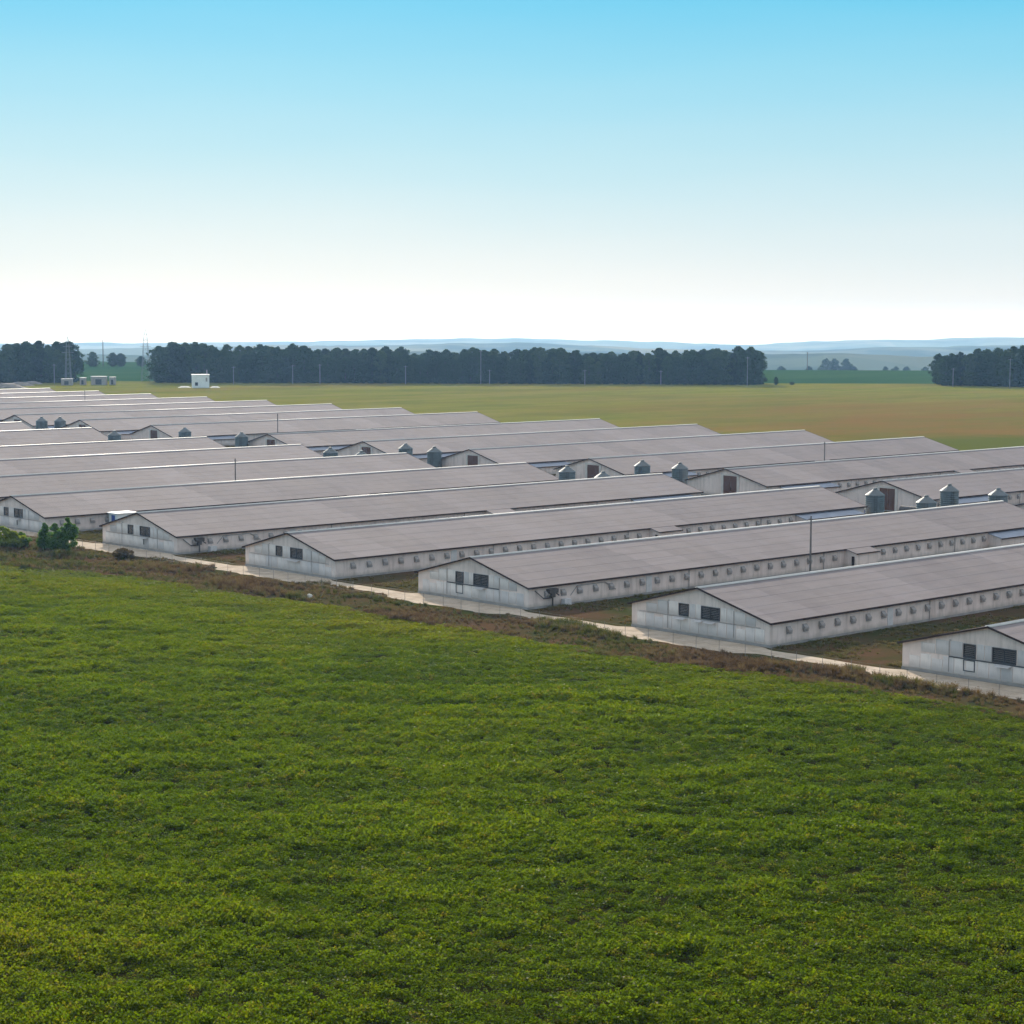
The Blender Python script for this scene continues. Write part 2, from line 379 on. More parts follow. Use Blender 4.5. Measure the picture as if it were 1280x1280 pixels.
def vnoise(x, y, seed=0):
    """smooth value noise on arrays"""
    x = np.asarray(x, float); y = np.asarray(y, float)
    xi = np.floor(x).astype(int); yi = np.floor(y).astype(int); fx = x - xi; fy = y - yi
    fx = fx * fx * (3 - 2 * fx); fy = fy * fy * (3 - 2 * fy)
    def h(a, b):
        n = (a * 374761393 + b * 668265263 + seed * 982451653) & 0x7fffffff
        n = ((n ^ (n >> 13)) * 1274126177) & 0x7fffffff
        return ((n ^ (n >> 16)) & 0xffff) / 65535.0
    return (h(xi, yi) * (1 - fx) + h(xi + 1, yi) * fx) * (1 - fy) + (h(xi, yi + 1) * (1 - fx) + h(xi + 1, yi + 1) * fx) * fy

# ------------------------------------------------------------------ terrain
def rs(p): return (np.asarray(p)[:2] - CAM[:2]) @ FWD[:2], (np.asarray(p)[:2] - CAM[:2]) @ RGT[:2]
def edge_r(s):                      # where the plateau ends, seen from the camera: farther on the left
    return 1165 + 150 * (1 - np.clip((s + 250) / 330.0, 0, 1))
def ground_z(r, s):
    e0 = edge_r(s); u = np.clip((r - e0) / 1500.0, 0, 1); u = u * u * (3 - 2 * u)
    z = -88.0 * u 
    z = z - 3.0 * np.clip((r - e0) / 60.0, 0, 1) - 70.0 * np.clip((r - 6500) / 3500.0, 0, 1)
    return z
rl = np.concatenate([[-3000, -900, -300], np.arange(-100, 1100, 100), np.arange(1100, 1420, 20), np.arange(1440, 2800, 80), np.geomspace(2900, 11800, 18)])
ul = np.concatenate([[-0.9, -0.6], np.linspace(-0.4, 0.4, 41), [0.6, 0.9]])
V = []
for r in rl:
    for u in ul:
        s_ = u * (abs(r) + 900)
        z = float(ground_z(r, s_))
        q = CAM[:2] + r * FWD[:2] + s_ * RGT[:2]; V.append((q[0], q[1], z))
nu = len(ul)
Fq = [(i * nu + j, i * nu + j + 1, (i + 1) * nu + j + 1, (i + 1) * nu + j) for i in range(len(rl) - 1) for j in range(nu - 1)]
ground = place('ground', fromarr('ground', V, Fq, 'ground')); tag(ground, kind='structure')

def ridge(name, r0, half, crest, mat, base_drop, seed):
    """a long rounded hill whose skyline is given as (pixel x, pixel y) at distance r0"""
    xs = np.array([c[0] for c in crest], float); ys = np.array([c[1] for c in crest], float)
    V = []; prof = np.linspace(-1, 1, 15)
    px = np.arange(-900, 2200, 6.0)
    top = np.interp(px, xs, ys) + (vnoise(px / 55.0, px * 0 + seed, seed) - 0.5) * 2.6 + (vnoise(px / 14.0, px * 0 + seed, seed + 3) - 0.5) * 1.2
    for x, yy in zip(px, top):
        s_ = (x - 640) / FPX * r0
        zt = CAM[2] - (yy - 393.0) / FPX * r0
        for w in prof:
            r = r0 + w * half + (vnoise(np.array([x / 90.0]), np.array([w * 3.0]), seed + 9)[0] - 0.5) * half * 0.25
            q = CAM[:2] + r * FWD[:2] + s_ * RGT[:2]
            V.append((q[0], q[1], zt - base_drop * (1 - math.cos(w * math.pi / 2) ** 1.2 if abs(w) < 1 else 1.0)))
    n = len(prof)
    F = [(i * n + j, i * n + j + 1, (i + 1) * n + j + 1, (i + 1) * n + j) for i in range(len(px) - 1) for j in range(n - 1)]
    me = fromarr(name, V, F, mat); me.polygons.foreach_set('use_smooth', [True] * len(me.polygons))
    tag(place(name, me), kind='structure')
ridge('hills', 9500, 1800, [(-900, 436), (0, 432), (200, 430), (400, 427), (600, 423.5), (750, 426), (950, 431), (1040, 425), (1150, 422), (1280, 420), (2200, 426)], 'hill_far', 110, 1)
ridge('hills', 5600, 1200, [(-900, 436), (0, 438), (150, 437), (400, 433), (600, 429), (700, 431), (850, 435), (1000, 437), (1150, 431), (1280, 429), (2200, 434)], 'hill_mid', 90, 2)
ridge('hills', 3300, 700, [(-900, 448), (0, 443), (200, 446), (500, 440), (800, 442), (960, 441), (1050, 440), (1200, 445), (1280, 446), (2200, 442)], 'hill_near', 70, 3)

# concrete track in front of the gables, a ragged-edged slab sheet
def strip(name, pts_near, pts_far, mat, z, kind='structure'):
    V = []; F = []
    for k, (a, b) in enumerate(zip(pts_near, pts_far)):
        V += [(a[0], a[1], z), (b[0], b[1], z)]
        if k: F.append((2 * k - 2, 2 * k, 2 * k + 1, 2 * k - 1))
    o = place(name, fromarr(name, V, F, mat)); tag(o, kind=kind); return o
ys_ = np.arange(-260, 420, 0.75)
def apron(y):                      # the slab widens to an apron before each gable
    f = abs(-y / S - round(-y / S)); return float(np.clip((0.30 - f) / 0.05, 0, 1))
def vn1(y, k, sd): return vnoise(np.array([y * k]), np.array([0.37]), sd)[0] - 0.5
near = [(-3.5 - 1.6 * apron(y) + 0.8 * vn1(y, 0.25, 5) + 0.7 * vn1(y, 0.9, 7), y) for y in ys_]
far = [(-1.1 + 0.95 * apron(y) + 0.6 * vn1(y, 0.4, 6) * (1 - apron(y)), y) for y in ys_]
strip('concrete_path', near, far, 'concrete', 0.008)

FB = [(-26, 420), (-26, 60), (-25, 0), (-22, -35.6), (-17.5, -55.5), (-16.2, -79), (-14.2, -97.3), (-13.9, -115.7), (-14.6, -139), (-11.6, -153.6), (-10.6, -175), (-10, -300)]
fby = np.array([q[1] for q in FB[::-1]], float); fbx = np.array([q[0] for q in FB[::-1]], float)
def field_edge(y): return np.interp(y, fby, fbx)
ys2 = np.arange(-330, 420, 3.0)
strip('field_soil', [(-330, y) for y in ys2], [(field_edge(y), y) for y in ys2], 'soil', 0.006)

# ------------------------------------------------------------------ barns
HR, HE, HW = 4.84, 2.44, 8.95
SL = (HR - HE) / 9.02
def rz_(y): return HR - SL * abs(y)

def roof_profile(over=9.25, thick=0.10, rows=5, lip=0.008):
    top = []
    for side in (1, -1):
        q = []
        for k in range(rows):
            a = over * k / rows; b = over * (k + 1) / rows
            q += [(side * (a if k else 0), rz_(a)), (side * b, rz_(b) + lip)]
            if k < rows - 1: q.append((side * b, rz_(b)))
        top.append(q)
    # start at the right eave underside, run up the +y top backwards ...
    prof = [(-over, rz_(over) - thick), (0, HR - thick), (over, rz_(over) - thick)]
    prof += list(reversed(top[0]))[:-1] + [(0, HR)] + top[1][1:]
    clean = [prof[0]]
    for q in prof[1:]:
        if abs(q[0] - clean[-1][0]) + abs(q[1] - clean[-1][1]) > 1e-6: clean.append(q)
    return clean

def barn_meshes(L):
    m = {}
    w = MB(); w.extrude_x([(-HW, 0), (HW, 0), (HW, rz_(HW) - 0.06), (0, HR - 0.06), (-HW, rz_(HW) - 0.06)], 0, L); m['wall'] = w.mesh('wall', 'wall')
    m['roof'] = MB().extrude_x(roof_profile(), -0.30, L + 0.30).mesh('roof', 'roof')
    cap = [(0.34 * math.cos(a), HR - 0.06 + 0.15 * math.sin(a)) for a in np.linspace(0, math.pi, 9)]
    m['ridge_cap'] = MB().extrude_x(cap, -0.25, L + 0.25).mesh('ridge_cap', 'cap', True)
    for x0, x1, nm in ((-0.36, -0.305, 'f'), (L + 0.305, L + 0.36, 'b')):
        for sd, s2 in ((1, 'l'), (-1, 'r')):
            pr = [(0, HR - 0.15), (sd * 9.27, rz_(9.27) - 0.15), (sd * 9.27, rz_(9.27) + 0.02), (0, HR + 0.02)]
            if sd < 0: pr.reverse()
            m['verge' + nm + s2] = MB().extrude_x(pr, x0, x1).mesh('verge_board', 'trim')
    for sd, s2 in ((1, 'l'), (-1, 'r')):
        a, b = sorted((sd * 9.255, sd * 9.33))
        m['gutter' + s2] = MB().box(-0.3, L + 0.3, a, b, rz_(9.25) - 0.17, rz_(9.25) + 0.025).mesh('gutter', 'trim')
    m['plinth'] = MB().box(-0.05, L + 0.05, -HW - 0.05, HW + 0.05, -0.1, 0.24).mesh('plinth', 'plinth')
    # annex half way along, under a continued roof
    a0, a1, ay = 53.9, 58.3, -10.75
    an = MB().extrude_x([(ay, 0), (-HW + 0.02, 0), (-HW + 0.02, rz_(HW) - 0.08), (ay, rz_(ay) - 0.08)], a0, a1); m['porch_wall'] = an.mesh('porch', 'wall')
    m['porch_roof'] = MB().extrude_x([(ay - 0.2, rz_(ay - 0.2) - 0.07), (-9.34, rz_(9.34) - 0.07), (-9.34, rz_(9.34) + 0.03), (ay - 0.2, rz_(ay - 0.2) + 0.05)], a0 - 0.15, a1 + 0.15).mesh('porch_roof', 'roof')
    m['porch_gutter'] = MB().box(a0 - 0.15, a1 + 0.15, ay - 0.27, ay - 0.205, rz_(ay - 0.2) - 0.09, rz_(ay - 0.2) + 0.055).mesh('gutter', 'trim')
    m['porch_door'] = MB().box(a0 - 0.06, a0, ay + 0.25, ay + 0.65, 0.05, 1.55).mesh('door', 'trim')
    return m
LF, LB = 101.4, 102.8
MF, MBK = barn_meshes(LF), barn_meshes(LB)

# one hooded wall vent
vt = MB()
vt.extrude_x([(-0.36, 1.30), (0.0, 1.30), (0.0, 1.80), (-0.07, 1.80), (-0.36, 1.50)], -0.30, 0.28)
vt.box(-0.24, 0.52, -0.12, -0.02, 1.06, 1.295)
ME_VENT = vt.mesh('wall_vent', 'vent')
ME_PIPE = MB().bar((0, -0.10, 0.0), (0, -0.10, 2.3), 0.05).mesh('downpipe', 'vent')
ME_SDOOR = MB().box(-0.45, 0.45, -0.05, 0.0, 0.2, 2.05).mesh('service_door', 'ledge')
ME_DOORP = MB().box(-0.07, 0.0, 0.03, 1.47, 0.16, 3.62).mesh('door_leaf', 'door')
_pm = {}
def panel_mesh(w, h):
    k = (round(w, 2), round(h, 2))
    if k not in _pm:
        b = 0.02
        me = MB(); me.add([(0, 0, 0), (0, w, 0), (0, w, h), (0, 0, h), (-0.045, b, b), (-0.045, w - b, b), (-0.045, w - b, h - b), (-0.045, b, h - b)],
                          [(0, 1, 2, 3), (7, 6, 5, 4), (4, 5, 1, 0), (5, 6, 2, 1), (6, 7, 3, 2), (7, 4, 0, 3)])
        _pm[k] = me.mesh('panel', 'panel')
    return _pm[k]

def frame_ring(mb, y0, y1, z0, z1, t, x0, x1):
    mb.box(x0, x1, y0, y1, z0, z0 + t); mb.box(x0, x1, y0, y1, z1 - t, z1)
    mb.box(x0, x1, y0, y0 + t, z0 + t, z1 - t); mb.box(x0, x1, y1 - t, y1, z0 + t, z1 - t)

def window(parent, y0, y1, z0, z1, panes):
    f = MB(); frame_ring(f, y0, y1, z0, z1, 0.07, -0.10, 0.0)
    wpan = (y1 - y0 - 0.14) / panes
    for k in range(1, panes): f.box(-0.09, 0.0, y0 + 0.07 + wpan * k - 0.03, y0 + 0.07 + wpan * k + 0.03, z0 + 0.07, z1 - 0.07)
    fo = f.build('window', 'frame', parent)
    for k in range(panes):
        a = y0 + 0.07 + wpan * k + (0.03 if k else 0); b = y0 + 0.07 + wpan * (k + 1) - (0.03 if k < panes - 1 else 0)
        pm = MB()
        n = 7; h = (z1 - z0 - 0.14) / n
        for q in range(n):                                           # tilted louvre blades
            zz = z0 + 0.07 + h * q
            pm.add([(-0.02, a, zz + 0.01), (-0.02, b, zz + 0.01), (-0.055, b, zz + h - 0.01), (-0.055, a, zz + h - 0.01),
                    (-0.01, a, zz + 0.01), (-0.01, b, zz + 0.01), (-0.045, b, zz + h), (-0.045, a, zz + h)],
                   [(0, 1, 2, 3), (7, 6, 5, 4), (0, 4, 5, 1), (2, 6, 7, 3), (0, 3, 7, 4), (1, 5, 6, 2)])
        pm.build('pane', 'glass', fo)
    return fo

def front_gable(o, idx):
    # lower run of boards, then a taller band of boards in the middle
    edges = np.arange(8.25, -8.3, -1.18)
    rr_ = random.Random(idx * 13 + 5)
    for a, b in zip(edges[:-1], edges[1:]):
        hgt = 1.66 if abs((a + b) / 2) < 4.4 else (1.62 if rr_.random() < 0.8 else 1.35)
        lowset = 0.30 if rr_.random() < 0.75 else 0.42
        place('panel', panel_mesh(a - b - 0.07, hgt - lowset), o, (-0.002, b, lowset))
    for a, b in ((3.95, 2.68), (1.22, 0.47), (0.43, -0.27), (-2.80, -3.55), (-3.59, -4.45)):
        top = min(3.12, rz_(max(abs(a), abs(b))) - 0.42)
        place('panel', panel_mesh(a - b - 0.03, top - 1.80), o, (-0.002, b, 1.80))
    # upper cladding strips up to the verge
    for a, b in ((7.0, 5.5), (5.45, 4.0), (-4.5, -5.9), (-5.95, -7.2)):
        top = rz_(max(abs(a), abs(b))) - 0.34
        if top - 1.8 > 0.25: place('panel', panel_mesh(a - b - 0.03, top - 1.80), o, (-0.002, b, 1.80))
    window(o, 1.32, 2.56, 1.82, 3.05, 1)
    window(o, -2.70, -0.36, 1.80, 3.08, 2)
    if idx in (5, 3):                                               # framed hatch under the narrow window
        h = MB(); frame_ring(h, 1.36, 2.52, 0.66, 1.66, 0.07, -0.10, -0.05); h.build('hatch_frame', 'frame', o)
        MB().box(-0.09, -0.05, -8.0 if idx == 9 else -4.5, 4.05, 1.685, 1.775).build('rail', 'frame', o)
    else:
        MB().box(-0.075, -0.03, -7.8, 7.9, 1.70, 1.745).build('rail', 'vent', o)
    def ledge(y0, y1, z, d=0.55):
        MB().add([(-0.10, y0, z), (-0.10, y1, z), (-0.10 - d, y1, z - 0.12), (-0.10 - d, y0, z - 0.12),
                  (-0.10, y0, z - 0.05), (-0.10, y1, z - 0.05), (-0.10 - d, y1, z - 0.16), (-0.10 - d, y0, z - 0.16)],
                 [(0, 1, 2, 3)[::-1], (4, 5, 6, 7), (0, 4, 5, 1)[::-1], (3, 7, 6, 2), (0, 3, 7, 4)[::-1], (1, 5, 6, 2)]).build('ledge', 'ledge', o)
    ledge(-2.3, -0.9, 1.68)
    if idx == 4: ledge(1.5, 2.9, 1.68); ledge(-0.7, 0.4, 1.68)
    if idx == 2: ledge(-0.8, 0.3, 1.70)
    if idx in (1, 0): MB().bar((-0.35, -1.7, 0.75), (-0.35, -1.7, 1.6), 0.07).build('drain_pipe', 'duct', o)
    MB().bar((-0.09, 4.02, 0.4), (-0.09, 4.02, 3.1), 0.03, n=5).build('cable_conduit', 'vent', o); MB().bar((-0.09, -4.5, 0.4), (-0.09, -4.5, 3.0), 0.03, n=5).build('cable_conduit', 'vent', o)
    MB().box(-0.08, 0.0, 3.85, 4.0, 3.14, 3.2).build('lamp_bracket', 'vent', o)

def back_gable(o):
    MB().box(-0.12, 0, -2.95, -2.42, 0.1, 3.95).build('door_pier', 'pier', o)
    MB().box(-0.12, 0, 0.62, 1.15, 0.1, 3.95).build('door_pier', 'pier', o)
    MB().box(-0.10, 0, -2.42, 0.62, 3.68, 3.92).build('lintel', 'pier', o)
    d1 = place('door_leaf', ME_DOORP, o, (0, -2.42, 0)); d2 = place('door_leaf', ME_DOORP, o, (0, -0.90, 0))
    MB().box(-0.14, -0.07, 1.30, 1.38, 1.2, 1.7).build('door_handle', 'dark', d1)

def barn(v, back, label, vents):
    L = LB if back else LF; m = MBK if back else MF
    o = thing('poultry_barn', (118.0 if back else 0.0, -S * v, 0), label, 'barn', 'poultry barns in two long rows')
    place('wall', m['wall'], o)
    rf = place('roof', m['roof'], o); place('ridge_cap', m['ridge_cap'], rf)
    for k in ('vergefl', 'vergefr', 'vergebl', 'vergebr'): place('verge_board', m[k], rf)
    place('gutter', m['gutterl'], rf); place('gutter', m['gutterr'], rf)
    place('plinth', m['plinth'], o)
    pw = place('porch', m['porch_wall'], o); place('porch_roof', m['porch_roof'], pw); place('gutter', m['porch_gutter'], pw); place('door', m['porch_door'], pw)
    # sheet-roofed lean-to near the inner end
    l0, l1 = (3.5, 17.0) if back else (85.0, 98.5)
    lw = MB().extrude_x([(-10.9, 0), (-HW - 0.02, 0), (-HW - 0.02, 2.02), (-10.9, 1.52)], l0, l1).build('lean_to', 'wall', o)
    MB().extrude_x([(-11.15, 1.53), (-HW - 0.02, 2.08), (-HW - 0.02, 2.14), (-11.15, 1.60)], l0 - 0.15, l1 + 0.15).build('lean_to_roof', 'bluesheet', lw)
    MB().box(l0 - 0.15, l1 + 0.15, -11.24, -11.155, 1.44, 1.61).build('fascia', 'trim', lw)
    if vents:
        x = 2.6
        while x < L - 1:
            if not (a_in(x, 53.2, 59.0) or a_in(x, l0 - 0.6, l1 + 0.6)): place('wall_vent', ME_VENT, o, (x, -HW, 0.02 * math.sin(x * 7)))
            x += 2.46
        for x in (24.0, 48.5, 76.0): place('downpipe', ME_PIPE, o, (x + 1.2, -HW, 0))
        place('service_door', ME_SDOOR, o, (18.6, -HW, 0))
    if back: back_gable(o)
    elif v >= -0.5: front_gable(o, int(v))
    if not back and v in (1, 3):                                     # sooty exhaust with its hood and pipes
        MB().box(2.6, 3.9, -9.55, -8.97, 1.55, 2.0).box(2.95, 3.5, -9.5, -8.97, 1.1, 1.55).build('exhaust_hood', 'duct', o)
        q = MB(); q.bar((3.2, -9.35, 0.1), (3.2, -9.35, 1.2), 0.11); q.bar((2.0, -9.2, 1.05), (3.2, -9.35, 1.05), 0.08); q.bar((0.9, -9.03, 1.95), (2.0, -9.2, 1.05), 0.05)
        q.bar((4.3, -9.2, 1.2), (3.5, -9.3, 1.7), 0.07); q.build('duct_pipe', 'duct', o)
        q = MB(); q.bar((6.2, -9.03, 1.0), (7.2, -9.03, 1.95), 0.04); q.bar((7.2, -9.03, 1.95), (11.5, -9.03, 1.97), 0.04); q.bar((11.5, -9.03, 1.97), (13.2, -9.03, 1.05), 0.05); q.build('cable_conduit', 'vent', o)
        MB().box(4.8, 5.8, -9.6, -9.0, 0.05, 0.75).build('control_box', 'ledge', o)
    return o
def a_in(x, a, b): return a < x < b

ordw = ['first', 'second', 'third', 'fourth', 'fifth', 'sixth', 'seventh', 'eighth', 'ninth', 'tenth', 'eleventh', 'twelfth', 'thirteenth', 'fourteenth', 'fifteenth', 'sixteenth']
FV = [5, 4, 3, 2, 1, 0, -1, -2, -3, -4.4, -5.365]
BV = [3, 2, 1, 0, -1, -2, -3] + [-4.4 - 0.965 * k for k in range(8)]
flab = ['nearest barn, its white gable cut off by the right edge of the photo',
        'front row barn second from the right, three white ledges under its gable windows',
        'front row barn third from the right, sooty exhaust beside its gable corner',
        'front row barn fourth from the right, white gable above brown weeds',
        'front row barn fifth from the right, small white cabin behind its gable',
        'front row barn sixth from the right, gable behind green shrubs at the left edge']
for k, v in enumerate(FV):
    lab = flab[k] if k < len(flab) else f'front row barn {ordw[k]} from the right, only its grey roof seen from the left edge'
    barn(v, False, lab, v >= -0.5)
for k, v in enumerate(BV):
    if k == 0: lab = 'back row barn at the right edge, just a corner of its roof showing'
    elif k <= 9: lab = f'back row barn with dark door in its gable, {ordw[k - 1]} such gable from the right'
    else: lab = f'back row barn seen only as a grey roof strip, {ordw[k - 10]} beyond the leftmost gable'
    barn(v, True, lab, v >= -2.5)

# ------------------------------------------------------------------ silos
def silo_meshes():
    prof = [(1.40, 1.05)]
    for k in range(9):
        z = 1.05 + 0.32 * k; prof += [(1.45, z + 0.08), (1.45, z + 0.22), (1.41, z + 0.32)]
    m = {'bin': MB().lathe(prof, 24).mesh('silo_bin', 'silo', False)}
    m['cone'] = MB().lathe([(1.53, 3.90), (1.53, 3.97), (1.0, 4.36), (0.34, 4.80), (0.34, 4.98), (0.22, 5.04)], 16).mesh('silo_roof', 'silocap')
    m['hopper'] = MB().lathe([(0.22, 0.42), (0.22, 0.5), (1.39, 1.08)], 16).mesh('silo_hopper', 'silo')
    for k in range(6):
        a = k * math.pi / 3; m['leg%d' % k] = MB().box(1.42 * math.cos(a) - 0.05, 1.42 * math.cos(a) + 0.05, 1.42 * math.sin(a) - 0.05, 1.42 * math.sin(a) + 0.05, 0, 1.6).mesh('leg', 'steel')
    ld = MB()
    for s_ in (-0.2, 0.2): ld.bar((-1.62, s_, 0.3), (-1.62, s_, 4.0), 0.03, n=4)
    for z in np.arange(0.5, 4.0, 0.35): ld.bar((-1.62, -0.2, z), (-1.62, 0.2, z), 0.02, n=4)
    m['ladder'] = ld.mesh('ladder', 'dark'); return m
SM = silo_meshes()
silos = [((1094, 610), 'galvanised feed silo left of the others, before a brown barn door'),
         ((1158, 619), 'low silo showing only its cap above the grey roof on the right'),
         ((1187, 605), 'tall galvanised silo in the middle of the right hand silo group'),
         ((1248, 610), 'rightmost galvanised feed silo behind the end of a grey roof'),
         ((709, 582), 'galvanised silo left of the brown door in the middle of the back row'),
         ((754, 589), 'half hidden silo cap right below a brown barn door'),
         ((803, 575), 'silo standing against a grey barn roof right of the brown doored gable'),
         ((850, 578), 'silo at the corner where a barn roof ends, right of its twin'),
         ((543, 558), 'slim bluish silo just left of a cream gable with square brown door'),
         ((507, 554), 'small silo peeking over a roof end left of the slim bluish silo'),
         ((413, 559), 'bluish silo at the roof end left of a half hidden door'),
         ((452, 563), 'silo cap in front of a half hidden brown door'),
         ((302, 540), 'silo right of the dark doored gable near the left third'),
         ((231, 534), 'silo beyond the roof edge beside a gable with dark door, left side'),
         ((143, 538), 'silo tucked in the gap left of a gable, far left'),
         ((75, 521), 'right one of the two silos at the far left'),
         ((52, 521), 'leftmost of all the silos')]
for (px, py), lab in silos:
    p = ground_at(px, py, 5.02); sc = 1.0
    o = thing('feed_silo', (p[0], p[1], 0), lab, 'silo', 'feed silos between the barn rows', rz=YAW + random.uniform(-0.3, 0.3))
    place('bin', SM['bin'], o); place('roof_cone', SM['cone'], o); place('hopper', SM['hopper'], o); place('ladder', SM['ladder'], o)
    for k in range(6): place('leg', SM['leg%d' % k], o)

# ------------------------------------------------------------------ yard and distant small structures
o = thing('site_cabin', (11.6, -10.5, 0), 'small white cabin with blue door between two front row barns', 'cabin')
MB().box(-1.5, 1.6, -1.15, 1.15, 0.1, 2.35).build('wall', 'white', o)
MB().box(-1.7, 1.8, -1.35, 1.35, 2.35, 2.5).build('roof', 'white', o)
MB().box(-1.56, -1.5, -0.5, 0.35, 0.2, 2.15).build('door', 'blue', o)
MB().box(0.2, 1.2, -1.21, -1.15, 1.0, 1.9).build('window', 'glass', o)
p = ground_at(1134, 634)
o = thing('fuel_tank', (113.0, -75.0, 0), 'dark grey horizontal tank on cradles beside a cream gable', 'tank')
t_ = MB(); t_.bar((0, -1.7, 1.05), (0, 1.7, 1.05), 0.62, n=14); t_.build('tank_body', 'duct', o)
for yy in (-1.1, 1.1): MB().box(-0.5, 0.5, yy - 0.1, yy + 0.1, 0, 0.6).build('cradle', 'plinth', o)
p = ground_at(1083, 634, 1.7)
o = thing('blue_container', (p[0], p[1], 0), 'small blue and white container left of the silo group', 'container')
MB().box(-0.5, 0.5, -0.5, 0.5, 0.05, 1.4).build('body', 'blue', o); MB().box(-0.55, 0.55, -0.55, 0.55, 1.4, 1.7).build('lid', 'white', o)

def yard_pole(px, py, h, lab):
    p = ground_at(px, py, h)
    o = thing('yard_pole', (p[0], p[1], 0), lab, 'pole', 'poles standing between the barns')
    MB().bar((0, 0, 0), (0, 0, h), 0.13, 0.09, 8).build('shaft', 'polewood', o)
    MB().bar((0, -0.35, h - 0.35), (0, 0.35, h - 0.35), 0.035, n=5).build('crossarm', 'polewood', o)
yard_pole(1014, 645, 7.7, 'thin grey pole in the gap before the second nearest barn, right of centre')
yard_pole(347, 517, 8.0, 'thin pole in the back row standing above a grey roof, left of centre')
yard_pole(1031, 552, 7.0, 'thin pole among back row roofs at the right')
yard_pole(106, 488, 7.2, 'short looking pole among the farthest roofs at upper left')
yard_pole(294, 573, 7.0, 'thin pole rising between front row roofs, left third')

def far_pole(px, pyb, pyt, lab, mat='poleconc', arm=True, w=0.16):
    p = ground_at(px, pyb); z = project(p)[2]; h = (pyb - pyt) * z / FPX
    o = thing('power_pole', (p[0], p[1], 0), lab, 'pole', 'power poles by the tree belt')
    MB().bar((0, 0, 0), (0, 0, h), w, w * 0.7, 7).build('shaft', mat, o)
    if arm:
        a = MB(); a.bar(-0.9 * Vector(RGT) + Vector((0, 0, h - 0.5)), 0.9 * Vector(RGT) + Vector((0, 0, h - 0.5)), 0.06, n=5); a.build('crossarm', mat, o)
fp = [(68, 477.5, 455), (292, 478, 458), (366, 478, 456), (400, 478, 455), (507, 478, 457), (601, 478, 438), (612, 478, 462), (731, 479, 462), (826, 479, 463), (934, 480, 446), (1191, 482, 460), (1262, 484, 448)]
for k, (x, b, t) in enumerate(fp): far_pole(x, b + 2.0, t, f'pale power pole before the dark tree belt, {ordw[k]} from the left', w=0.16)
far_pole(1009, 462, 440, 'dark pole on the green field in the gap between the tree belts', 'polewood', True, 0.28)
far_pole(129, 458, 425, 'dark tall pole between the two round trees in the left gap', 'polewood', True, 0.3)

def pylon(px, pyb, pyt, lab, half):
    p = ground_at(px, pyb); z = project(p)[2]; h = (pyb - pyt) * z / FPX
    o = thing('power_pylon', (p[0], p[1], 0), lab, 'pylon')
    rv = Vector(RGT); fv = Vector(FWD)
    lg = []
    for s1 in (-1, 1):
        for s2 in (-1, 1):
            a = rv * s1 * half + fv * s2 * half; b = rv * s1 * half * 0.42 + fv * s2 * half * 0.42 + Vector((0, 0, h * 0.84))
            MB().bar(a, b, 0.09, 0.06, 5).build('leg', 'steel', o)
    br = MB(); n = 9
    for k in range(n):
        u0 = k / n; u1 = (k + 1) / n
        for (sa, sb) in (((-1, -1), (1, -1)), ((1, -1), (1, 1)), ((1, 1), (-1, 1)), ((-1, 1), (-1, -1))):
            def pt(s_, u): q = half * (1 - 0.58 * u); return rv * s_[0] * q + fv * s_[1] * q + Vector((0, 0, h * 0.84 * u))
            br.bar(pt(sa, u0), pt(sb, u1), 0.03, n=4); br.bar(pt(sb, u0), pt(sa, u1), 0.03, n=4)
    br.build('bracing', 'steel', o)
    pk = MB()
    for s1 in (-1, 1):
        for s2 in (-1, 1): pk.bar(rv * s1 * half * 0.42 + fv * s2 * half * 0.42 + Vector((0, 0, h * 0.84)), Vector((0, 0, h)), 0.07, n=5)
    pk.build('peak', 'steel', o)
    for zz, ww in ((0.66, 2.6), (0.78, 2.0), (0.88, 1.5)):
        MB().bar(rv * -ww + Vector((0, 0, h * zz)), rv * ww + Vector((0, 0, h * zz)), 0.09, n=5).build('crossarm', 'steel', o)
pylon(182.5, 476, 411, 'tall lattice pylon at the left end of the central tree belt', 1.9)
pylon(85.5, 481, 420, 'lattice pylon against the end of the left tree belt', 1.3)

# white hut in the meadow
p = ground_at(251, 484.5); ux = Vector(RGT)
o = thing('white_hut', (p[0], p[1], 0), 'small white flat roofed hut standing alone before the tree belt', 'hut', rz=math.atan2(RGT[1], RGT[0]) + R(12))
MB().box(-3.6, 3.4, -2.6, 2.6, 0, 5.3).build('wall', 'white', o)
MB().box(-3.8, 3.6, -2.8, 2.8, 5.3, 5.55).build('roof', 'white', o)
MB().box(-2.5, -1.3, -2.66, -2.6, 0.9, 2.3).build('window', 'glass', o)
MB().box(1.9, 2.6, -2.66, -2.6, 2.6, 4.2).build('vent_panel', 'vent', o)
MB().bar((2.6, 0.5, 5.55), (2.6, 0.5, 7.4), 0.22, n=8).build('chimney', 'vent', o)
for (dx, w, lab) in ((-6.8, 3.2, 'a'), (6.0, 2.2, 'b')):
    q = CAM * 0 + p + RGT * dx
    mm = MB(); n = 10
    mm.add([(w * math.cos(2 * math.pi * k / n), 2.2 * math.sin(2 * math.pi * k / n), 0) for k in range(n)] + [(w * .5 * math.cos(2 * math.pi * k / n), 1.1 * math.sin(2 * math.pi * k / n), 0.55) for k in range(n)],
           [(k, (k + 1) % n, n + (k + 1) % n, n + k) for k in range(n)] + [tuple(range(n, 2 * n))])
    tag(mm.build('sand_heap', 'stone', None, q, True), 'low pale heap on the left of the white hut' if dx < 0 else 'low pale heap on the right of the white hut', 'heap')
    bpy.context.scene.objects[-1] if False else None

